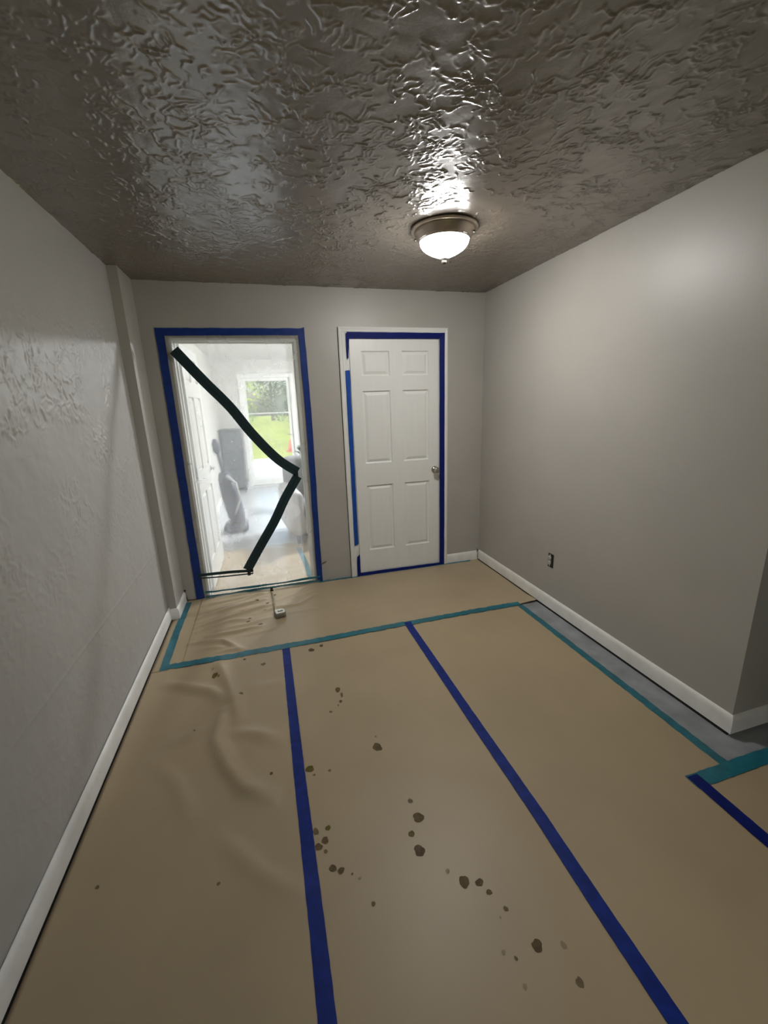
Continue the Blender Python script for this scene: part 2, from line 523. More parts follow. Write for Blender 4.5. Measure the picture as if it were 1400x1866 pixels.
for y0, y1 in ((W2[0]+.05, -.625), (-.575, W2[1]-.05)):
    MB().box(.052, .058, y0, y1, W2[2]+.05, W2[3]-.05).build('pane', 'glass', w2)
structure(w2, 'unseen window added in the side passage for fill light')
structure(MB().box(HALLX+WT+.1, 60, -60, FARY+.14, -.5, -.16).build('ground_side', 'grass'), 'lawn beside the house')
# slab
floor = MB().box(XL-WT, HALLX+WT, REAR-WT, FARY+.15, -0.12, 0).build('floor', 'concrete')
structure(floor, 'bare grey concrete floor slab')

# baseboards -------------------------------------------------------
def base_profile(h, t):
    return [(0, 0), (t, 0), (t, h*.70), (t*.82, h*.86), (t*.45, h*.97), (t*.12, h), (0, h)]
def baseboard(name, p0, p1, nrm, h=.088, t=.0145, z0=.004, label=None, m0=0, m1=0):
    """extrude the moulding from p0 to p1 (xy); m0/m1: mitre run-out at each end along the direction"""
    p0, p1, n = Vector((*p0, 0)), Vector((*p1, 0)), Vector((*nrm, 0))
    d = (p1-p0).normalized()
    pr = base_profile(h, t)
    v = [p0+n*a+d*(m0*a)+Vector((0, 0, z0+z)) for a, z in pr]+[p1+n*a+d*(m1*a)+Vector((0, 0, z0+z)) for a, z in pr]
    k = len(pr)
    f = [(i, (i+1) % k, k+(i+1) % k, k+i) for i in range(k)]
    f += [tuple(range(k-1, -1, -1)), tuple(range(k, 2*k))]
    o = obj(name, v, f, 'base')
    weighted(o, 40)
    return structure(o, label)
baseboard('baseboard_left', (XL+.004, REAR), (XL+.004, DC-.001), (1, 0), z0=.013, label='white baseboard along the left wall')
baseboard('baseboard_column_front', (XL+.018, DC), (XC, DC), (0, -1), m1=1, h=.086, label='short white baseboard across the wall step')
baseboard('baseboard_column', (XC, DC), (XC, D-.006), (1, 0), m0=-1, h=.086, label='short white baseboard on the side of the wall step')
baseboard('baseboard_right', (XR, D-.012), (XR, YR), (-1, 0), z0=.017, m1=1, label='white baseboard along the right wall, raised off the slab')
baseboard('baseboard_return', (XR, YR), (HALLX, YR), (0, -1), z0=.017, m0=-1, label='white baseboard round the corner at right')
baseboard('baseboard_back', (1.552, D), (XR-.016, D), (0, -1), h=.092, t=.012, label='short white baseboard between closed door and right corner')
structure(MB().box(XL, XL+.012, REAR, DC, .0005, .013).box(XL+.012, XL+.0235, REAR, DC, .0003, .0012).build('shadow_strip_left', 'dark'), 'dark strip painted as the shadow under the left baseboard')  # shadow line under the board, put in as a dark strip
gap = MB().box(XR-.012, XR, YR, D, 0.0005, .017).build('shadow_strip', 'dark')  # dark fill painted as the shade below the raised baseboard
structure(gap, 'dark strip painted as the shadow under the right baseboard')

# ------------------------------------------------------------------ six-panel doors
PC = [(0.092, 0.329), (0.437, 0.670)]
PR = [(0.218, 0.810), (1.000, 1.597), (1.715, 1.906)]
def six_panel(name, w, h, th=0.035, loc=(0, 0, 0), rotz=0, knob_x=None, lever=False):
    root = empty(name, loc, rotz)
    # stiles and rails (front face is y = 0, facing -y)
    xs = [0, PC[0][0], PC[0][1], PC[1][0], PC[1][1], w]
    zs = [0, PR[0][0], PR[0][1], PR[1][0], PR[1][1], PR[2][0], PR[2][1], h]
    mb = MB()
    for i in range(5):
        for j in range(7):
            if i in (1, 3) and j in (1, 3, 5):
                continue
            mb.add([(xs[i], 0, zs[j]), (xs[i+1], 0, zs[j]), (xs[i+1], 0, zs[j+1]), (xs[i], 0, zs[j+1])], [(0, 1, 2, 3)])
    mb.add([(0, 0, 0), (w, 0, 0), (w, th, 0), (0, th, 0), (0, 0, h), (w, 0, h), (w, th, h), (0, th, h)],
           [(0, 3, 2, 1), (4, 5, 6, 7), (1, 2, 6, 5), (2, 3, 7, 6), (3, 0, 4, 7)])
    mb.build('stiles_and_rails', 'door', root)
    for (x0, x1) in PC:
        for (z0, z1) in PR:
            rings = [(0, 0), (.003, .010), (.011, .0145), (.032, .004), (.036, .003)]
            v, f = [], []
            for ins, dep in rings:
                v += [(x0+ins, dep, z0+ins), (x1-ins, dep, z0+ins), (x1-ins, dep, z1-ins), (x0+ins, dep, z1-ins)]
            for k in range(len(rings)-1):
                for i in range(4):
                    j = (i+1) % 4
                    f.append((k*4+i, k*4+j, k*4+4+j, k*4+4+i))
            k = (len(rings)-1)*4
            f.append((k, k+1, k+2, k+3))
            obj('panel', v, f, 'door', root)
    if knob_x is not None:
        kz = 0.905
        kn = MB().lathe([(.026, 0), (.030, .003), (.030, .006), (.018, .010), (.011, .016), (.011, .032), (.018, .038), (.0255, .046), (.0275, .054), (.0255, .062), (.018, .067), (.007, .0685)], (knob_x, 0, kz), 28, 'Y').build('knob', 'nickel', root, True)
        MB().lathe([(.006, .068), (.006, .0705), (.0035, .071)], (knob_x, 0, kz), 14, 'Y').build('lock_button', 'nickel', kn, True)
    if lever:
        lv = MB().lathe([(.024, 0), (.026, .004), (.012, .008), (.010, .030)], (w-.065, 0, .95), 20, 'Y').build('lever_handle', 'hinge', root, True)
        MB().tube([(w-.065, -.035, .95), (w-.10, -.040, .95), (w-.17, -.038, .948)], [.009, .009, .007], 8).build('lever', 'hinge', lv, True)
    return root

door = six_panel('door_1', 0.762, 1.995, loc=(0.716, D+.001, 0.020), knob_x=0.722)
structure(door, 'closed white six panel door outlined in dark blue tape')
for z in (0.24, 1.03, 1.81):
    MB().lathe([(.006, -.045), (.0065, -.043), (.0065, .043), (.006, .045)], (-.010, .003, z), 10, 'Z').build('hinge', 'door', door, True)
# door casing with stepped moulding: three mitred boards
def casing(x0, x1, z1, w=.062):
    root = empty('trim_1', (0, D, 0))
    prof = [(0, .0), (0, .016), (.010, .019), (.022, .015), (.030, .017), (.046, .011), (w-.004, .009), (w, .006), (w, 0)]
    def board(pts_out, dirs):
        n = len(prof)
        v = []
        for (ox, oz), (dx, dz) in zip(pts_out, dirs):
            for a, t in prof:
                v.append((ox+dx*a, -t, oz+dz*a))
        f = [(i, (i+1) % n, n+(i+1) % n, n+i) for i in range(n)]+[tuple(range(n-1, -1, -1)), tuple(range(n, 2*n))]
        o = obj('casing_board', v, f, 'white', root)
        weighted(o, 30)
    board([(x0, 0), (x0, z1)], [(1, 0), (1, -1)])
    board([(x0, z1), (x1, z1)], [(1, -1), (-1, -1)])
    board([(x1, z1), (x1, 0)], [(-1, -1), (-1, 0)])
    return root
structure(casing(0.630, 1.556, 2.102), 'white moulded casing round the closed door')
jr = empty('trim_2', (0, D, 0))
for bx in ((O2[0], O2[0]+.022, 0, O2[2]), (O2[1]-.016, O2[1], 0, O2[2]), (O2[0], O2[1], O2[2]-.018, O2[2])):
    MB().box(bx[0], bx[1], .0005, WT, bx[2], bx[3]).build('jamb_board', 'white', jr)
structure(jr, 'white jamb of the closed door')
MB().box(O2[0], O2[1], .045, WT, 0, O2[2]).build('gap_shade_sheet', 'dark', jr)  # dark sheet behind the door, painted shade for the gap round it
tag_shadow = MB().box(.626, .630, D-.003, D, 0, 2.10).build('casing_shade', 'dark', jr)  # dark strip painted as the shadow line beside the casing
tag_shadow.location = (0, -D, 0)

# open doorway: jamb boards, stops, open door beyond
j1 = empty('trim_3', (0, D, 0))
for x0, x1 in ((O1[0], O1[0]+.018), (O1[1]-.018, O1[1])):
    MB().box(x0, x1, .001, WT+.004, 0, O1[2]).build('jamb_board', 'white', j1)
MB().box(O1[0]+.018, O1[1]-.018, .001, WT+.004, O1[2]-.018, O1[2]).build('jamb_board', 'white', j1)
for x0, x1 in ((O1[0]+.018, O1[0]+.030), (O1[1]-.030, O1[1]-.018)):
    MB().box(x0, x1, .045, .080, 0, O1[2]-.018).build('door_stop', 'white', j1)
MB().box(O1[0]+.03, O1[1]-.03, .045, .080, O1[2]-.030, O1[2]-.018).build('door_stop', 'white', j1)
structure(j1, 'white jamb of the doorway covered in plastic')
door2 = six_panel('door_2', 0.80, 1.985, loc=(-0.545, D+WT+.02, 0.02), rotz=math.radians(89), lever=True)
structure(door2, 'white six panel door standing open beyond the plastic sheet')
for z in (.22, 1.0, 1.76):
    MB().box(-.035, .0, -.004, .0, z-.045, z+.045).build('hinge', 'hinge', door2)

# ------------------------------------------------------------------ next room beyond the plastic
b = MB().box(EL-WT, EL, D+WT, FARY, 0, HC)
structure(b.build('wall_entry_left', 'room2'), 'left wall of the room beyond the plastic')
G = (-0.31, 0.56, 2.06)
b = MB().box(EL-WT, G[0], FARY, FARY+.14, 0, HC).box(G[1], ER+WT, FARY, FARY+.14, 0, HC).box(G[0], G[1], FARY, FARY+.14, G[2], HC)
structure(b.build('wall_entry_far', 'room2'), 'far wall with the glazed entrance door')
b = MB().box(ER, ER+WT, D+WT, 4.6, 0, HC).box(ER, ER+WT, 7.6, FARY, 0, HC).box(ER, ER+WT, 4.6, 7.6, 0, .6).box(ER, ER+WT, 4.6, 7.6, 2.1, HC)
structure(b.build('wall_entry_right', 'room2'), 'right wall of the room beyond the plastic, opened for an added window')
structure(MB().box(EL-WT, ER+WT, D+WT, FARY+.14, HC, HC+.06).build('ceiling_entry', 'ceil2'), 'pale ceiling of the room beyond the plastic')
structure(MB().box(XR+WT, ER, D+.02, D+WT, 0, HC).build('wall_entry_near', 'room2'), 'near wall of the room beyond the plastic')
structure(MB().box(EL, ER, D+WT, FARY, 0, .0025).build('floor_entry', 'vinyl'), 'pale glossy floor of the room beyond the plastic')
# unseen window added on the right to brighten this room
w1 = empty('added_window_1', (ER, 6.1, 0))
for y0, y1, z0, z1 in ((-1.5, -1.44, .6, 2.1), (1.44, 1.5, .6, 2.1), (-.03, .03, .6, 2.1), (-1.5, 1.5, .6, .66), (-1.5, 1.5, 2.04, 2.1)):
    MB().box(.02, .08, y0, y1, z0, z1).build('window_frame', 'white', w1)
for y0, y1 in ((-1.44, -.03), (.03, 1.44)):
    MB().box(.045, .051, y0, y1, .66, 2.04).build('pane', 'glass', w1)
structure(w1, 'wide unseen window added to light the room beyond the plastic')
# glazed entrance door
d3 = empty('door_3', (0, FARY, 0))
cas = .075
for x0, x1, z0, z1 in ((G[0]-cas, G[0], 0, G[2]+cas), (G[1], G[1]+cas, 0, G[2]+cas), (G[0], G[1], G[2], G[2]+cas)):
    MB().bbox(x0, x1, -.018, .0, z0, z1, .004).build('casing_board', 'white', d3)
for x0, x1, z0, z1 in ((G[0], G[0]+.06, .01, G[2]), (G[1]-.06, G[1], .01, G[2]), (G[0]+.06, G[1]-.06, G[2]-.06, G[2]), (G[0]+.06, G[1]-.06, .01, .16)):
    MB().box(x0, x1, .04, .075, z0, z1).build('door_frame', 'white', d3)
MB().box(G[0]+.06, G[1]-.06, .055, .060, .16, G[2]-.06).build('pane', 'glass', d3)
MB().box(G[0]+.06, G[1]-.06, .045, .070, 1.40, 1.415).build('glazing_bar', 'white', d3)
MB().tube([(G[1]-.12, .02, .98), (G[1]-.03, .02, .98)], .011, 8).build('handle', 'nickel', d3, True)
structure(d3, 'glazed entrance door looking onto a green yard')
baseboard('baseboard_entry', (G[0]-cas, FARY), (EL, FARY), (0, -1), label='baseboard beside the entrance door')
baseboard('baseboard_entry_left', (EL, 4.5), (EL, FARY), (1, 0), label='baseboard along the far room left wall')

def flush_light(name, c, r, glass, scale=1.0):
    root = empty(name, c)
    k = r/.172
    MB().lathe([(.172*k, 0), (.174*k, -.006*k), (.170*k, -.012*k), (.162*k, -.014*k)], (0, 0, 0), 48).build('ceiling_pan', 'bronze', root, True)
    pan = MB().lathe([(.158*k, -.012*k), (.157*k, -.020*k), (.150*k, -.030*k), (.143*k, -.040*k), (.138*k, -.050*k), (.133*k, -.054*k), (.126*k, -.050*k), (.126*k, -.030*k)], (0, 0, 0), 48).build('trim_ring', 'bronze', root, True)
    MB().lathe([(.131*k, -.053*k), (.134*k, -.057*k), (.131*k, -.061*k), (.127*k, -.058*k)], (0, 0, 0), 48).build('rim_bead', 'nickel', pan, True)
    prof = [(.127*k, -.050*k)]
    for i in range(0, 13):
        a = math.pi/2*i/13
        t = i/13
        prof.append((.126*k*(1-t**2.1)+.004*k*t, -.058*k-.082*k*t))
    prof.append((.004*k, -.138*k))
    MB().lathe(prof, (0, 0, 0), 48).build('glass_dome', glass, root, True)
    MB().lathe([(.006*k, -.136*k), (.019*k, -.137*k), (.021*k, -.142*k), (.010*k, -.147*k), (.014*k, -.152*k), (.011*k, -.160*k), (.003*k, -.166*k)], (0, 0, 0), 20).build('finial', 'finial', root, True)
    return root
L1 = flush_light('ceiling_light', (1.003, 2.268, HC-.003), .172, 'lampglass')
tag(L1, 'lit flush ceiling light with white glass bowl and bronze rim', 'lamp')
for a in (2.6, -0.6):
    MB().lathe([(.005, 0), (.006, .006), (.003, .010)], (0, 0, 0), 10, 'X').build('thumb_screw', 'nickel', L1, True, (.150*math.cos(a), .150*math.sin(a), -.034), a)
L2 = flush_light('ceiling_light', (1.55, 6.0, HC), .20, 'addedglass')  # added lamp, out of view, brightens the room behind the plastic
tag(L2, 'unseen flush ceiling light added to brighten the next room, behind the back wall', 'lamp')

# ------------------------------------------------------------------ paper heights
RIDGES_L = [[(-0.67, 2.328), (-0.434, 2.185), (-0.345, 2.077)], [(-0.408, 2.441), (-0.291, 2.05), (-0.272, 1.903)], [(-0.344, 1.987), (-0.365, 1.79), (-0.296, 1.612), (-0.224, 1.485), (-0.122, 1.415)], [(-0.278, 1.822), (-0.168, 1.771), (-0.089, 1.707)], [(-0.545, 1.855), (-0.419, 1.886)], [(-0.17, 2.141), (-0.056, 2.133)], [(-0.62, 1.75), (-0.50, 1.60), (-0.42, 1.42)], [(-.30, 1.30), (-.15, 1.12), (-.05, 1.05)]]
AMP_L = [.023, .022, .027, .017, .012, .010, .009, .009]
RIDGES_R = [[(-0.591, 3.297), (-0.357, 3.334), (-0.082, 3.374)], [(-0.609, 3.093), (-0.393, 3.179), (-0.132, 3.253)], [(-0.601, 2.949), (-0.469, 3.001), (-0.227, 3.091), (-0.074, 3.141)], [(-0.592, 2.884), (-0.379, 2.969), (-0.248, 2.957)], [(-0.51, 2.789), (-0.328, 2.792), (-0.158, 2.818)], [(-0.62, 2.732), (-0.523, 2.722), (-0.399, 2.693), (-0.295, 2.566)], [(-0.026, 3.067), (0.13, 3.068), (0.308, 3.21)], [(0.141, 3.206), (0.316, 3.274)], [(-0.428, 2.571), (-0.341, 2.567), (-0.272, 2.548)], [(0.014, 2.951), (0.262, 2.954)], [(-.55, 3.19), (-.30, 3.24), (-.12, 3.31)], [(.35, 2.75), (.6, 2.80), (.8, 2.9)], [(-.60, 3.01), (-.42, 3.07), (-.20, 3.16)], [(-.58, 3.38), (-.40, 3.41), (-.20, 3.40)], [(-.45, 2.86), (-.25, 2.88), (-.10, 2.93)], [(-.56, 2.64), (-.45, 2.63), (-.36, 2.60)], [(-.20, 3.02), (-.08, 3.06), (.05, 3.12)], [(-.50, 3.25), (-.33, 3.28), (-.15, 3.36)], [(-.03, 3.20), (.12, 3.26), (.28, 3.36)], [(-.30, 2.72), (-.12, 2.74), (.0, 2.80)]]
AMP_R = [.017, .020, .022, .017, .018, .021, .014, .012, .013, .007, .013, .004, .012, .010, .011, .010, .010, .011, .009, .007]
def ridge(x, y, pts, w, a):
    x, y = np.asarray(x, float), np.asarray(y, float)
    d2 = np.full(np.broadcast(x, y).shape, 1e9)
    for (ax, ay), (bx, by) in zip(pts[:-1], pts[1:]):
        vx, vy = bx-ax, by-ay
        t = np.clip(((x-ax)*vx+(y-ay)*vy)/(vx*vx+vy*vy), 0, 1)
        d2 = np.minimum(d2, (x-ax-t*vx)**2+(y-ay-t*vy)**2)
    e = np.minimum(np.hypot(x-pts[0][0], y-pts[0][1]), np.hypot(x-pts[-1][0], y-pts[-1][1]))
    return a*np.exp(-d2/(w*w))*(0.35+0.65*np.clip(e/.08, 0, 1))
def waves(x, y):
    return .0016*(np.sin(3.1*x+1.7*y+.4)*np.sin(2.3*y-1.1*x)+.5*np.sin(9*x-4*y)*np.sin(5.1*y+2))+.0016
def h_left(x, y):
    h = .003+waves(x, y)
    for p, a in zip(RIDGES_L, AMP_L):
        h = h+ridge(x, y, p, .031, a)
    return h
def h_plain(x, y):
    return .003+waves(x, y)
def h_run(x, y):
    h = .0055+waves(x, y)
    for p, a in zip(RIDGES_R, AMP_R):
        h = h+ridge(x, y, p, .019, a)
    return h
SHEETS = []
def sheet(x0, x1, y0, y1, hf, zoff, m, label, step=.016, curl=None):
    nx, ny = max(2, int((x1-x0)/step)+1), max(2, int((y1-y0)/step)+1)
    X, Y = np.meshgrid(np.linspace(x0, x1, nx), np.linspace(y0, y1, ny))
    Z = hf(X, Y)+zoff
    if curl is not None:
        Z = Z+curl(X, Y)
    o = grid_mesh('floor_paper', np.stack([X, Y, Z], -1), m)
    s = o.modifiers.new('thickness', 'SOLIDIFY')
    s.thickness = .0012
    s.offset = -1
    tag(o, label, 'floor paper', 'brown paper sheets taped over the floor')
    SHEETS.append((x0, x1, y0, y1, lambda x, y: hf(x, y)+zoff, o))
    return o
S_left = sheet(XL+.022, .012, REAR, 2.535, h_left, 0, 'paper', 'wrinkled brown paper sheet along the left wall with few stains')
S_mid = sheet(-.012+.012, .850, REAR, 2.530, h_plain, .0004, 'paper', 'brown paper sheet between the two long blue tapes, spotted with dark drips', .03)
S_right = sheet(.840, 1.735, REAR, 2.520, h_plain, .0008, 'paper', 'clean brown paper sheet right of the longest blue tape', .03)
S_pass = sheet(1.535, HALLX-.02, REAR, .972, h_plain, .0025, 'paper', 'brown paper sheet in the side passage at right edge', .03)
S_strip = sheet(XL+.022, -.70, 2.47, DC-.02, h_plain, .0012, 'paper', 'narrow brown paper offcut between left baseboard and teal tape', .02)
S_side = sheet(-.735, -.60, 2.50, D-.004, h_run, .0002, 'paper2', 'brown paper strip lapped under the doorway runner at left', .012)
S_run = sheet(-.632, XR-.018, 2.50, D-.004, h_run, .0020, 'paper2', 'crumpled brown paper runner in front of both doors', .010,
              curl=lambda x, y: .010*np.clip((x-1.72)/.16, 0, 1)*np.clip((2.62-y)/.12, 0, 1))
S_far = sheet(EL+.02, 2.2, D+.002, 4.66, lambda x, y: .004+waves(x, y)*2+.010*np.exp(-((y-3.75-.25*x)/.035)**2)+.008*np.exp(-((y-3.95+.3*x)/.03)**2), 0, 'paper2', 'brown paper sheet on the floor beyond the plastic', .03)

def surf(x, y):
    z = 0.0
    for x0, x1, y0, y1, f, o in SHEETS:
        if x0 <= x <= x1 and y0 <= y <= y1:
            z = max(z, float(f(x, y)))
    return z

# ------------------------------------------------------------------ stains and drips (flat shapes of their own)
STAINS= [(0.149, 2.404, 0.0196, 0.0187, 0), (0.217, 2.433, 0.0108, 0.0161, 0), (0.245, 1.969, 0.0136, 0.0205, 0), (0.258, 1.922, 0.0074, 0.0197, 1), (0.244, 1.874, 0.0087, 0.0105, 0), (0.227, 1.849, 0.0043, 0.0061, 1), (0.182, 1.814, 0.0085, 0.0079, 1), (0.35, 1.524, 0.0188, 0.025, 0), (0.359, 1.586, 0.0039, 0.005, 1), (0.042, 1.5, 0.0167, 0.0184, 2), (0.057, 1.464, 0.0059, 0.0055, 1), (0.123, 1.466, 0.0059, 0.0069, 1), (0.405, 1.23, 0.0097, 0.0093, 1), (0.412, 1.157, 0.0217, 0.0182, 0), (0.366, 1.107, 0.0109, 0.0119, 2), (0.373, 1.043, 0.0191, 0.0193, 0), (0.034, 1.218, 0.0101, 0.0143, 1), (0.079, 1.218, 0.0092, 0.0104, 2), (0.062, 1.176, 0.0109, 0.0147, 0), (0.037, 1.16, 0.0137, 0.0124, 0), (0.059, 1.137, 0.0068, 0.0065, 1), (0.074, 1.075, 0.0121, 0.0121, 0), (0.099, 1.06, 0.012, 0.0102, 0), (0.133, 1.039, 0.0037, 0.0042, 1), (0.154, 1.018, 0.0054, 0.0041, 3), (0.179, 0.935, 0.0069, 0.0066, 1), (0.477, 0.908, 0.0178, 0.017, 0), (0.523, 0.892, 0.0133, 0.0114, 0), (0.539, 0.858, 0.0087, 0.0086, 0), (0.439, 0.953, 0.0073, 0.0076, 3), (0.565, 0.803, 0.0075, 0.0074, 1), (0.601, 0.698, 0.0148, 0.0157, 0), (0.673, 0.677, 0.0077, 0.01, 3), (0.528, 0.691, 0.0046, 0.0056, 1), (0.502, 0.713, 0.0062, 0.0056, 3), (0.517, 0.633, 0.0065, 0.0067, 3), (0.661, 0.598, 0.0094, 0.0124, 1), (0.537, 0.788, 0.0033, 0.0036, 3), (-0.422, 2.323, 0.0181, 0.0222, 2), (-0.399, 2.304, 0.0066, 0.011, 1), (-0.265, 2.106, 0.0107, 0.0118, 1), (-0.148, 2.347, 0.0136, 0.0144, 1), (-0.118, 1.528, 0.0071, 0.0071, 0), (-0.681, 1.25, 0.0065, 0.0069, 1), (-0.295, 1.142, 0.0064, 0.0052, 1), (-0.473, 1.892, 0.0055, 0.0078, 1), (-0.26, 2.438, 0.0087, 0.0092, 0), (-0.441, 2.395, 0.0085, 0.0117, 3), (-0.124, 3.14, 0.0199, 0.0097, 0), (-0.111, 3.175, 0.0134, 0.0099, 0), (-0.251, 2.916, 0.0144, 0.0126, 0), (-0.165, 2.845, 0.0161, 0.0162, 0), (-0.299, 3.071, 0.0172, 0.0092, 0), (-0.138, 3.05, 0.0172, 0.0092, 0), (-0.24, 2.954, 0.0104, 0.0086, 0), (-0.192, 3.233, 0.0136, 0.0101, 0), (-0.052, 3.308, 0.0117, 0.016, 0)]
for (x, y, a, b_, k) in STAINS:
    par = S_run if y > 2.5 else (S_left if x < .02 else (S_mid if x < .84 else S_right))
    n = 24
    rnd = random.Random(int(x*1000)*7+int(y*1000))
    ph = rnd.uniform(0, 6.28)
    v = []
    for i in range(n):
        t = 2*math.pi*i/n
        rr = 1+.09*math.sin(2*t+ph)+.07*math.sin(3*t-ph)+.05*math.sin(5*t+2*ph)+rnd.uniform(-.04, .04)
        px, py = x+a*rr*math.cos(t), y+b_*rr*math.sin(t)
        v.append((px, py, surf(px, py)+.0007))
    v.append((x, y, surf(x, y)+.0010))
    f = [(i, (i+1) % n, n) for i in range(n)]
    o = obj('paint_drip', v, f, 'st%d' % k, par)

# ------------------------------------------------------------------ tape helpers
def ribbon(name, pts, w, m, zoff=.0012, th=.0008, jag=.0, seg=.02, label=None, group='masking tape strips on the floor paper', taper=None):
    """tape strip lying on the floor paper along an xy polyline"""
    P = [Vector(p) for p in pts]
    line = []
    for a, b2 in zip(P[:-1], P[1:]):
        n = max(1, int((b2-a).length/seg))
        for i in range(n):
            line.append(a.lerp(b2, i/n))
    line.append(P[-1])
    v, f = [], []
    rnd = random.Random(name+str(pts))
    for i, p in enumerate(line):
        d = (line[min(i+1, len(line)-1)]-line[max(i-1, 0)]).normalized()
        s = Vector((-d.y, d.x))
        ww = w if taper is None else w*taper(i/(len(line)-1))
        l, r = p+s*(ww/2+rnd.uniform(-jag, jag)), p-s*(ww/2+rnd.uniform(-jag, jag))
        zc = surf(p.x, p.y)
        zl, zr = max(surf(l.x, l.y), zc-.002), max(surf(r.x, r.y), zc-.002)
        zl, zr = zl+zoff, zr+zoff
        v += [(l.x, l.y, zl), (p.x, p.y, max(zc+zoff, (zl+zr)/2)), (r.x, r.y, zr), (r.x, r.y, zr-th), (l.x, l.y, zl-th)]
    k = 5
    for i in range(len(line)-1):
        for j in range(k):
            jn = (j+1) % k
            f.append((i*k+j, (i+1)*k+j, (i+1)*k+jn, i*k+jn))
    f += [tuple(range(k)), tuple(range(len(line)*k-1, (len(line)-1)*k-1, -1))]
    o = obj('masking_tape', v, f, m)
    weighted(o, 50)
    return tag(o, label, 'tape', group)

def wall_tape(pts, m, label, outline=None, group='masking tape strips round the doors'):
    """tape piece: pts is a list of (edgeA xyz, edgeB xyz) pairs along its length; it is 0.6 mm thick towards -y"""
    v, f = [], []
    for a, b2 in pts:
        v += [(a[0], a[1], a[2]), (b2[0], b2[1], b2[2]), (b2[0], b2[1]+.0006, b2[2]), (a[0], a[1]+.0006, a[2])]
    n = len(pts)
    for i in range(n-1):
        for j in range(4):
            jn = (j+1) % 4
            f.append((i*4+j, i*4+jn, (i+1)*4+jn, (i+1)*4+j))
    f += [(3, 2, 1, 0), tuple(range((n-1)*4, n*4))]
    o = obj('masking_tape', v, f, m)
    return tag(o, label, 'tape', group)

def along(a, b2, n, wob=.0015, seed=1):
    """vary a strip: interpolate pairs of edges with a slight waver"""
    rnd = random.Random(seed)
    out = []
    for i in range(n+1):
        t = i/n
        o = (rnd.uniform(-wob, wob), 0, rnd.uniform(-wob, wob))
        q = (rnd.uniform(-wob, wob), 0, rnd.uniform(-wob, wob))
        A = tuple(a[0][k]*(1-t)+b2[0][k]*t+o[k] for k in range(3))
        B = tuple(a[1][k]*(1-t)+b2[1][k]*t+q[k] for k in range(3))
        out.append((A, B))
    return out

# floor tapes
ribbon('a', [(-.728, 3.41), (-.735, 2.9), (-.728, 2.475)], .048, 'teal', zoff=.0020, jag=.0015, label='short teal tape beside the left corner baseboard, running front to back')
ribbon('b', [(-.735, 2.505), (-.315, 2.497), (.025, 2.499), (.45, 2.505), (.828, 2.515), (1.30, 2.515), (1.735, 2.510)], .050, 'teal', zoff=.0026, jag=.005, label='long teal tape crossing the floor along the runner front edge')
ribbon('c', [(1.728, 2.49), (1.722, 1.6), (1.718, .985)], .047, 'teal', zoff=.0016, jag=.002, label='teal tape beside bare concrete along the right baseboard')
ribbon('d', [(1.505, .962), (1.95, .964), (2.6, .966)], .062, 'teal', zoff=.0030, jag=.002, label='wide teal tape at the right edge below the wall corner')
ribbon('e', [(-.006, 2.485), (-.003, 1.5), (.003, .9), (.003, REAR+.1)], .047, 'navy', zoff=.0018, jag=.0006, label='long blue tape on the floor beside the wrinkled left paper')
ribbon('f', [(.840, 2.525), (.840, 1.6), (.845, 1.02), (.838, .7), (.828, REAR+.1)], .049, 'navy', zoff=.0036, jag=.0006, label='longest blue tape on the floor, slanting to the lower right')
ribbon('g', [(1.533, .985), (1.530, .7), (1.528, REAR+.1)], .050, 'navy2', zoff=.0042, jag=.0006, label='short navy tape at the lower right edge of the floor')
ribbon('h', [(.330, 3.437), (.50, 3.440), (.70, 3.443)], .034, 'teal', zoff=.0012, jag=.003, label='teal tape along the wall foot between the two doors')
ribbon('i', [(.70, 3.442), (1.10, 3.443), (1.54, 3.440)], .024, 'teal', zoff=.0012, jag=.003, label='thin teal tape under the closed door')
ribbon('j', [(1.535, 3.434), (1.66, 3.432), (1.80, 3.430)], .022, 'teal', zoff=.0012, jag=.004, label='torn teal tape end under the short back baseboard')
ribbon('k', [(.275, 3.56), (.262, 4.0), (.24, 4.45)], .05, 'teal', zoff=.002, jag=.002, label='blurred teal tape on the floor beyond the plastic')

# tape round the plastic (on the wall face)
F = D-.0062
wall_tape(along(((-.664, F, 2.080), (-.664, F, 2.028)), ((.370, F, 2.088), (.370, F, 2.040)), 20, .0012, 3), 'frameblue', 'blue tape across the top of the plastic covered doorway')
wall_tape(along(((-.662, F-.0008, 2.076), (-.608, F-.0008, 2.076)), ((-.672, F-.0008, .004), (-.612, F-.0008, .012)), 24, .0018, 4), 'frameblue', 'blue tape down the left side of the plastic covered doorway')
lst_ = along(((.324, F-.0008, 2.080), (.372, F-.0008, 2.095)), ((.326, F-.0008, .010), (.374, F-.0008, .004)), 24, .0012, 5)
for i, (a, c) in enumerate(lst_):
    s = .006*math.sin(i/24*math.pi*1.6)
    lst_[i] = ((a[0]+s, a[1], a[2]), (c[0]+s, c[1], c[2]))
wall_tape(lst_, 'frameblue', 'blue tape down the right side of the plastic covered doorway')

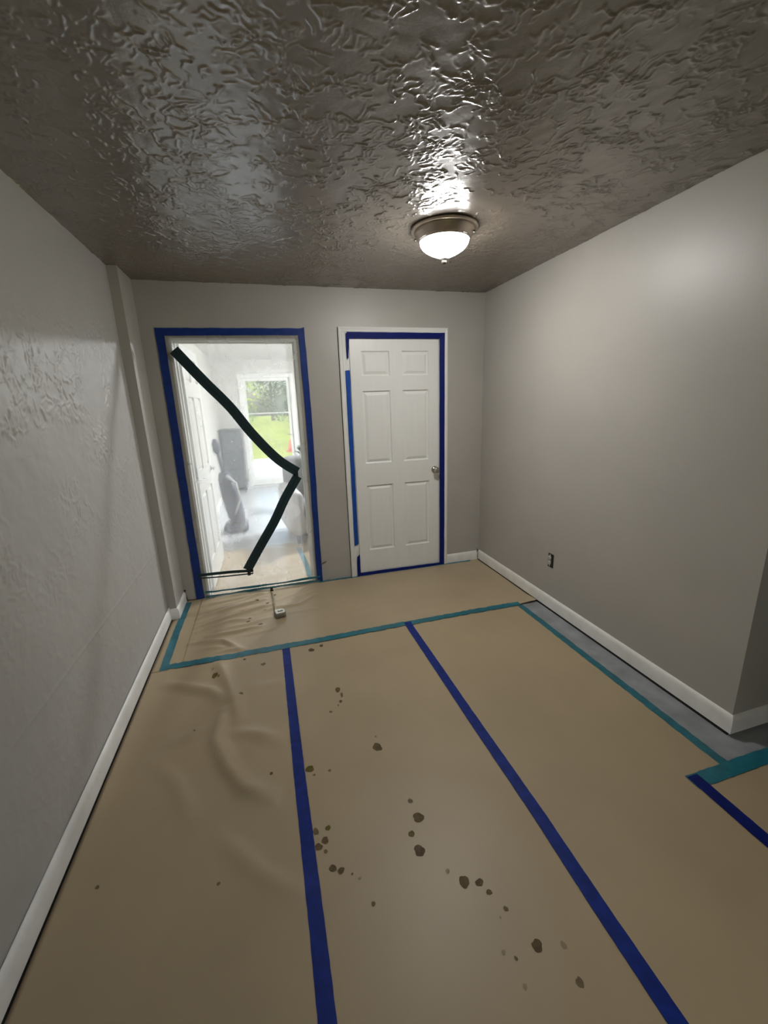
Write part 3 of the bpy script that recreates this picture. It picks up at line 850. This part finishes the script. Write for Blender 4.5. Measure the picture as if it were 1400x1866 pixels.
# tape over the closed door's gap: outer edge on the casing, inner edge on the door
oy, iy = D-.0185, D-.0105
wall_tape(along(((.697, oy, 2.064), (.697, iy, 2.016)), ((1.527, oy, 2.064), (1.527, iy, 2.020)), 16, .0010, 6), 'navy2', 'navy tape across the top of the closed door')
wall_tape(along(((1.482, iy-.001, 2.058), (1.527, oy-.001, 2.066)), ((1.482, iy-.001, .012), (1.527, oy-.001, .006)), 20, .0008, 7), 'navy2', 'navy tape down the knob side of the closed door')
wall_tape([((.690, oy-.0012, 2.056), (.718, iy-.002, 2.050)), ((.689, oy-.001, 2.00), (.715, iy-.002, 2.00)), ((.688, oy-.001, 1.94), (.708, iy-.003, 1.94)), ((.690, oy-.001, 1.868), (.702, iy-.004, 1.866))], 'navy2', 'short tapering navy tape at the upper left corner of the closed door')
wall_tape(along(((.671, D-.0205, 1.776), (.709, D-.0105, 1.780)), ((.669, D-.0205, .302), (.706, D-.0105, .312)), 18, .0010, 8), 'blue', 'bright blue tape along the hinge side of the closed door')
wall_tape([((.685, oy-.001, .195), (.712, iy-.002, .215)), ((.682, oy-.001, .10), (.710, iy-.002, .10)), ((.682, oy-.001, .010), (.710, iy-.002, .010))], 'navy2', 'short navy tape at the lower left corner of the closed door')
wall_tape(along(((.684, oy-.002, .008), (.684, iy-.003, .040)), ((1.527, oy-.002, .008), (1.527, iy-.003, .030)), 16, .0012, 9), 'navy2', 'navy tape along the bottom of the closed door')

# ------------------------------------------------------------------ plastic sheet with relief
px0, px1, pz0, pz1 = -.655, .365, .012, 2.075
st = .012
nx, ny = int((px1-px0)/st)+1, int((pz1-pz0)/st)+1
X, Z = np.meshgrid(np.linspace(px0, px1, nx), np.linspace(pz0, pz1, ny))
inside = np.clip(np.minimum(np.minimum(X-O1[0], O1[1]-X), O1[2]-Z)/.10, 0, 1)
wr = (smooth_noise(ny, nx, 10, RNG)-.5)*.006+(smooth_noise(ny, nx, 28, RNG)-.5)*.020
FOLDS = [[(-.58, .95), (-.35, .93), (-.10, .99)], [(-.30, .66), (-.38, .48), (-.42, .30)], [(.05, .90), (.25, .88)], [(-.25, .55), (-.05, .40), (.15, .36)], [(-.15, 1.75), (.28, 1.78)], [(-.30, 1.05), (-.20, 1.20)], [(-.48, .62), (-.36, .72)], [(-.5, .3), (-.3, .12)], [(-.35, .27), (-.1, .10)], [(0.1, .25), (.28, .06)]]
for p in FOLDS:
    wr = wr+ridge(X, Z, p, .014, .007)
low = np.clip((.10-Z)/.09, 0, 1)
Y = D-.0036-np.clip(wr, -.02, .02)*inside - .004*low
Y = np.where(inside <= 0, D-.0036, Y)
film = grid_mesh('plastic_sheet', np.stack([X, Y, Z], -1), 'film')
tag(film, 'clear milky plastic sheet taped over the left doorway', 'plastic sheet')
# skirt of the sheet folded out on the floor
nx2, ny2 = 60, 9
X, T = np.meshgrid(np.linspace(-.60, .33, nx2), np.linspace(0, 1, ny2))
Zs = np.array([[surf(x, D-.02-.035*t) for x in X[0]] for t in T[:, 0]])
sk = grid_mesh('floor_skirt', np.stack([X, D-.006-.052*T*(0.75+.25*np.sin(9*X+1)), Zs+.004+.016*(1-T)**2+.003*np.sin(40*X+5*T)], -1), 'film', film)
def wavy(z0, amp, w, n=30, x0=-.60, x1=.345, seed=2, dy=0.0):
    rnd = random.Random(seed)
    out = []
    for i in range(n+1):
        t = i/n
        x = x0+(x1-x0)*t
        z = z0+amp*math.sin(5*t+seed)+rnd.uniform(-.0015, .0015)
        ww = w*(.65+.5*math.sin(7*t+seed)**2)
        out.append(((x, D-.0095-dy, z+ww/2), (x, D-.0105-dy, z-ww/2)))
    return out
wall_tape(wavy(.054, .005, .018), 'teal', 'upper wavy teal tape at the foot of the plastic sheet')
wall_tape(wavy(.020, .003, .022, seed=5, dy=.004), 'teal', 'lower wavy teal tape where the plastic meets the floor paper')

# stick-on zipper: three strips of the unzipped flap
def zipper(pts, w, label, split=None):
    root = empty('zipper_strip', (pts[0][0], D-.030, pts[0][1]))
    P = [Vector((p[0]-pts[0][0], p[1]-pts[0][1])) for p in pts]
    line = []
    # smooth the polyline
    for i in range(len(P)-1):
        p0, p1, p2, p3 = P[max(i-1, 0)], P[i], P[i+1], P[min(i+2, len(P)-1)]
        for k in range(12):
            t = k/12
            line.append(.5*((2*p1)+(p2-p0)*t+(2*p0-5*p1+4*p2-p3)*t*t+(3*p1-p0-3*p2+p3)*t**3))
    line.append(P[-1])
    def band(name, o0, o1, y, th, m, off=None):
        v, f = [], []
        for i, p in enumerate(line):
            d = (line[min(i+1, len(line)-1)]-line[max(i-1, 0)]).normalized()
            s = Vector((-d.y, d.x))
            a0, a1 = o0, o1
            if off:
                e = off(i/(len(line)-1))
                a0, a1 = o0+e, o1+e
            q0, q1 = p+s*a0, p+s*a1
            v += [(q0.x, y, q0.y), (q1.x, y, q1.y), (q1.x, y+th, q1.y), (q0.x, y+th, q0.y)]
        n = len(line)
        for i in range(n-1):
            for j in range(4):
                jn = (j+1) % 4
                f.append((i*4+j, i*4+jn, (i+1)*4+jn, (i+1)*4+j))
        f += [(3, 2, 1, 0), tuple(range((n-1)*4, n*4))]
        return obj(name, v, f, m, root)
    if split is None:
        band('zipper_band', .0015, w/2, 0, .0008, 'zip')
        band('zipper_band', -w/2, -.0015, 0, .0008, 'zip')
        band('zipper_coil', -.004, .004, -.0016, .0016, 'zipc')
    else:
        band('zipper_band', -w/2, -.0015, 0, .0008, 'zip')
        band('zipper_band', .002, w*.26, 0, .0008, 'zip', lambda t: split*math.sin(math.pi*t))
    return tag(root, label, 'zipper', 'stick-on zipper strips on the plastic sheet')
z1 = zipper([(-.556, 1.932), (-.39, 1.722), (-.227, 1.527), (-.09, 1.322), (.078, 1.118), (.228, 1.000)], .074, 'upper dark green zipper strip slanting down from top left of the plastic')
MB().bbox(.218+.556-.012, .218+.556+.014, -.008, .001, .955-1.932, 1.005-1.932, .003).build('slider', 'zipc', z1)
z2 = zipper([(.226, .965), (.11, .79), (.006, .605), (-.12, .415), (-.250, .215)], .074, 'lower dark green zipper strip slanting down to the left')
MB().box(-.478, -.452, -.003, .001, -.800, -.745).build('pull_tab', 'zipc', z2)
z3 = zipper([(-.205, .187), (-.35, .200), (-.50, .206), (-.632, .208)], .052, 'short split green zipper strip at the bottom left of the plastic', split=.012)

# ------------------------------------------------------------------ tape measure
tmz = surf(-.02, 2.92)
tm = empty('tape_measure', (-.021, 2.930, tmz+.002), math.radians(8))
def rrect(x0, x1, y0, y1, r, z, n=6, rb=None):
    pts = []
    rs = rb or (r, r, r, r)
    for (cx, cy, a0, rr) in ((x1-rs[0], y1-rs[0], 0, rs[0]), (x0+rs[1], y1-rs[1], 90, rs[1]), (x0+rs[2], y0+rs[2], 180, rs[2]), (x1-rs[3], y0+rs[3], 270, rs[3])):
        for i in range(n+1):
            a = math.radians(a0+90*i/n)
            pts.append((cx+rr*math.cos(a), cy+rr*math.sin(a), z))
    return pts
def loft(rings):
    v, f = [], []
    n = len(rings[0])
    for r in rings:
        v += r
    for k in range(len(rings)-1):
        for i in range(n):
            j = (i+1) % n
            f.append((k*n+i, k*n+j, (k+1)*n+j, (k+1)*n+i))
    f += [tuple(range(n-1, -1, -1)), tuple(range((len(rings)-1)*n, len(rings)*n))]
    return v, f
rb = (.026, .008, .008, .018)
v, f = loft([rrect(-.036, .036, -.038, .038, 0, 0, 6, rb), rrect(-.038, .038, -.040, .040, 0, .004, 6, rb), rrect(-.038, .038, -.040, .040, 0, .034, 6, rb), rrect(-.035, .035, -.037, .037, 0, .038, 6, rb)])
weighted(obj('case', v, f, 'tm_case', tm), 50)
v, f = loft([rrect(-.034, .034, -.036, .036, 0, .0378, 6, rb), rrect(-.032, .032, -.034, .034, 0, .0395, 6, rb)])
face = obj('label_face', v, f, 'tm_face', tm)
MB().box(-.016, .020, -.014, -.002, .0394, .0400).box(-.018, -.012, -.014, .008, .0394, .0400).box(.004, .020, .002, .006, .0394, .0400).box(-.026, -.024, -.012, -.010, .0394, .0400).box(-.026, -.024, .000, .002, .0394, .0400).build('printed_mark', 'black', face)
MB().box(-.037, -.020, .036, .047, .001, .012).build('mouth', 'black', tm)
# blade running out to the door foot
bl = MB()
L = .41
pv, pf = [], []
n = 24
ca, sa = math.cos(math.radians(8)), math.sin(math.radians(8))
for i in range(n+1):
    t = i/n
    ly = .044+L*t
    for s, dz in ((-.0095, .0012), (0, 0), (.0095, .0012)):
        lx = -.029+s-.014*t+.055*t
        wx, wy = -.021+lx*ca-ly*sa, 2.930+lx*sa+ly*ca
        pv.append((lx, ly, max(.0035, surf(wx, wy)-tmz+.0025)+dz))
for i in range(n):
    for k in range(2):
        pf.append((i*3+k, i*3+k+1, i*3+4+k, i*3+3+k))
blade = obj('blade', pv, pf, 'tm_blade', tm, True)
sm = blade.modifiers.new('thickness', 'SOLIDIFY')
sm.thickness = .0006
ex, ey, ez = pv[-2]
MB().box(ex-.012, ex+.012, ey-.004, ey+.012, ez-.003, ez+.010).box(ex-.010, ex+.010, ey+.010, ey+.014, ez-.006, ez+.022).build('end_hook', 'black', tm)
tag(tm, 'pale tape measure on the paper with its blade run to the doorway', 'tape measure')

# ------------------------------------------------------------------ outlet in the right wall
ot = empty('electrical_outlet', (XR, 2.395, .375))
MB().box(-.0025, .0, -.0285, .0285, -.051, .051).build('wall_box', 'black', ot)
rc = MB().box(-.007, -.002, -.006, .022, -.030, .030).build('receptacle', 'ivory', ot)
for z in (-.019, .019):
    sk_ = MB().lathe([(.0165, -.002), (.0165, -.010), (.0150, -.0115)], (0, .008, z), 20, 'X').build('socket', 'ivory', rc, True)
    MB().box(-.0121, -.0110, .001, .003, z-.001, z+.007).box(-.0121, -.0110, .012, .014, z-.001, z+.007).build('slot', 'slot', sk_)
MB().box(-.004, -.002, .002, .014, .032, .046).build('mounting_ear', 'hinge', ot)
MB().box(-.004, -.002, .002, .014, -.046, -.032).build('mounting_ear', 'hinge', ot)
MB().lathe([(.003, -.007), (.003, -.009), (.002, -.0095)], (0, .008, 0), 10, 'X').build('screw', 'nickel', ot, True)
tag(ot, 'uncovered outlet in a black wall box low on the right wall', 'outlet')

# little things at the wall foot
o = MB().tube([(.372, D-.001, .168), (.385, D-.006, .178), (.402, D-.012, .186), (.412, D-.010, .196)], [.002, .004, .0035, .0008], 6).build('wire_scrap', 'twig', None, True)
tag(o, 'dark curled scrap sticking out of the wall beside blue tape', 'scrap')
o = MB().tube([(1.868, D-.015, .090), (1.878, D-.016, .105), (1.870, D-.014, .122)], .0022, 6).tube([(1.878, D-.016, .105), (1.893, D-.015, .108)], .0018, 6).tube([(1.879, D-.016, .104), (1.880, D-.018, .060), (1.876, D-.02, .03)], .0022, 6).build('cable_stub', 'twig', None, True)
tag(o, 'dark frayed wire in the right back corner on the baseboard', 'wire')
o = MB().lathe([(.001, -.006), (.006, -.004), (.0075, 0), (.006, .005), (.001, .007)], (XC+.012, D-.008, .098), 12).build('corner_plug', 'black', None, True)
tag(o, 'small black plug in the left corner above the baseboard', 'plug')
o = MB().tube([(XC+.008, D-.004, .095), (XC+.014, D-.004, .060), (XC+.020, D-.006, .010)], .0028, 6).tube([(XC+.02, D-.006, .010), (-.70, D-.004, .008), (-.672, D-.004, .010)], .003, 6).build('cable_stub', 'twig', None, True)
tag(o, 'dark wire in the left back corner beside blue tape', 'wire')

# ------------------------------------------------------------------ furniture beyond the plastic
# cabinet by the entrance door
cb = empty('side_cabinet', (-.585, 8.38, 0))
MB().bbox(-.19, .18, -.17, .17, .05, 1.12, .006).build('carcass', 'cab', cb)
MB().bbox(-.20, .19, -.185, .18, 1.12, 1.15, .004).build('top', 'cab', cb)
for z0, z1 in ((.08, .40), (.42, .74), (.76, 1.09)):
    d = MB().bbox(-.165, .155, -.185, -.17, z0, z1, .004).build('drawer', 'cab', cb)
    MB().lathe([(.010, .185), (.014, .197), (.010, .203)], (0, 0, (z0+z1)/2), 12, 'Y').build('knob', 'nickel', d, True)
for x in (-.17, .16):
    for y in (-.15, .15):
        MB().box(x-.015, x+.015, y-.015, y+.015, 0, .05).build('foot', 'cab', cb)
tag(cb, 'dark grey cabinet left of the glazed door, blurred by plastic', 'cabinet')
# armchair
ac = empty('armchair', (.62, 5.0, 0), math.radians(6))
def cushion(name, x0, x1, y0, y1, z0, z1, r, m, par):
    v, f = [], []
    o = MB().box(x0, x1, y0, y1, z0, z1).build(name, m, par)
    bv = o.modifiers.new('round', 'BEVEL')
    bv.width = r
    bv.segments = 5
    o.data.polygons.foreach_set('use_smooth', [True]*6)
    return o
cushion('seat', -.32, .32, -.40, .26, .30, .46, .05, 'chair', ac)
cushion('base', -.44, .44, -.38, .40, .10, .31, .04, 'cover', ac)
cushion('backrest', -.42, .42, .16, .42, .28, .93, .09, 'chair', ac)
cushion('arm', -.50, -.32, -.44, .34, .10, .62, .08, 'cover', ac)
cushion('arm', .32, .50, -.44, .34, .10, .62, .08, 'cover', ac)
for x in (-.40, .40):
    for y in (-.36, .34):
        MB().lathe([(.018, .005), (.026, .11)], (x, y, 0), 12).build('leg', 'black', ac, True)
tag(ac, 'grey armchair with pale arms, blurred behind lower right plastic', 'armchair')
# plant behind the chair
pp = empty('potted_plant', (.50, 6.2, 0))
MB().lathe([(.10, .0), (.13, .22), (.14, .26), (.125, .26), (.12, .24)], (0, 0, .005), 20).build('pot', 'cab', pp, True)
MB().tube([(0, 0, .22), (.01, 0, .5), (0, .01, .8)], [.014, .011, .007], 8).build('stem', 'bark', pp, True)
rnd = random.Random(5)
for i in range(26):
    a, zz, L = rnd.uniform(0, 6.28), rnd.uniform(.55, .92), rnd.uniform(.12, .24)
    ca, sa = math.cos(a), math.sin(a)
    w = .035
    pts = [(0, 0, zz), (ca*L*.5-sa*w, sa*L*.5+ca*w, zz+.07), (ca*L, sa*L, zz+.05), (ca*L*.5+sa*w, sa*L*.5-ca*w, zz+.07)]
    o = obj('leaf', pts, [(0, 1, 2, 3)], 'leaf', pp)
tag(pp, 'leafy dark plant behind the armchair, seen through plastic', 'plant')
# upright cleaner leaning by the left wall
vc = empty('upright_vacuum', (-.47, 5.45, .008))
MB().bbox(-.13, .16, -.14, .14, .0, .11, .03).build('floor_head', 'vac', vc)
MB().tube([(.06, 0, .08), (.03, 0, .20), (-.01, 0, .45), (-.05, 0, .68), (-.07, 0, .76)], [.07, .105, .11, .085, .05], 14).build('body', 'vac', vc, True)
MB().tube([(-.06, 0, .72), (-.09, 0, .95), (-.10, 0, 1.02)], [.022, .020, .02], 10).build('handle_tube', 'vac', vc, True)
MB().tube([(-.10, 0, .98), (-.105, 0, 1.02), (-.11, 0, 1.10), (-.112, 0, 1.16)], [.02, .042, .042, .022], 12).build('grip', 'vac', vc, True)
MB().tube([(.03, -.10, .25), (.10, -.10, .42), (.07, -.08, .62), (-.03, -.06, .72)], .016, 8).build('hose', 'cover', vc, True)
tag(vc, 'dark blue upright floor cleaner beside the open door, blurred by plastic', 'vacuum cleaner')

# ------------------------------------------------------------------ yard outside
structure(MB().box(-60, 60, FARY+.14, 90, -.5, -.16).build('ground', 'grass'), 'green lawn outside the entrance')
structure(MB().box(-3.2, 3.2, FARY+.14, 14.2, -.5, -.10).build('ground_drive', 'drive'), 'pale concrete drive outside the entrance')
def tree(c, h, rx, rz, m, label, n=1500, trunk=.18, low=.25):
    root = empty('tree', (*c, -.16))
    MB().tube([(0, 0, 0), (.05, .02, h*.3), (0, .08, h*.6), (.05, 0, h*.85)], [trunk, trunk*.8, trunk*.5, trunk*.2], 8).build('trunk', 'bark', root, True)
    rg = np.random.default_rng(int(abs(c[0]*13+c[1]*7)))
    v, f = [], []
    blobs = [(rg.normal(0, rx*.42), rg.normal(0, rx*.42), h*low+(h*(1-low))*rg.random(), rx*rg.uniform(.35, .6)) for _ in range(16)]
    for i in range(n):
        bx, by, bz, br = blobs[i % len(blobs)]
        d = rg.normal(size=3)
        d /= np.linalg.norm(d)
        p = np.array([bx, by, bz])+d*br*rg.uniform(.6, 1.0)
        s = rg.uniform(.10, .24)*rx*.35
        a = rg.normal(size=3)
        a = a-d*(a@d)*.6
        a /= np.linalg.norm(a)
        b3 = np.cross(d, a)
        k = len(v)
        v += [p-a*s, p+b3*s*.5, p+a*s, p-b3*s*.5]
        f.append((k, k+1, k+2, k+3))
    o = obj('crown', v, f, m, root)
    o['kind'] = 'stuff'
    return tag(root, label, 'tree', 'trees behind the lawn')
tree((-1.3, 22), 4.6, 1.25, 3, 'tree_y', 'bright yellow green tree at left of the glazed door')
tree((-2.6, 45), 5.0, 2.2, 3, 'tree_g', 'mid green tree behind the middle of the lawn', low=.1)
tree((3.0, 36), 6.5, 2.4, 3, 'tree_d', 'dark green tree at right of the glazed door', low=.05)
tree((1.2, 56), 6.0, 3.2, 3, 'tree_d', 'low dark tree far behind the lawn', low=.02)
tree((-8.5, 42), 4.0, 3.0, 3, 'tree_g', 'round green shrub tree at far left of the lawn', low=.0)
rc = empty('garden_cone', (.94, 16.5, -.16))
MB().lathe([(.17, .02), (.12, .18), (.035, .46), (.02, .47)], (0, 0, 0), 16).build('cone', 'red', rc, True)
MB().bbox(-.21, .21, -.21, .21, 0, .03, .008).build('base', 'red', rc)
tag(rc, 'small red cone on the lawn seen through the glazed door', 'cone')
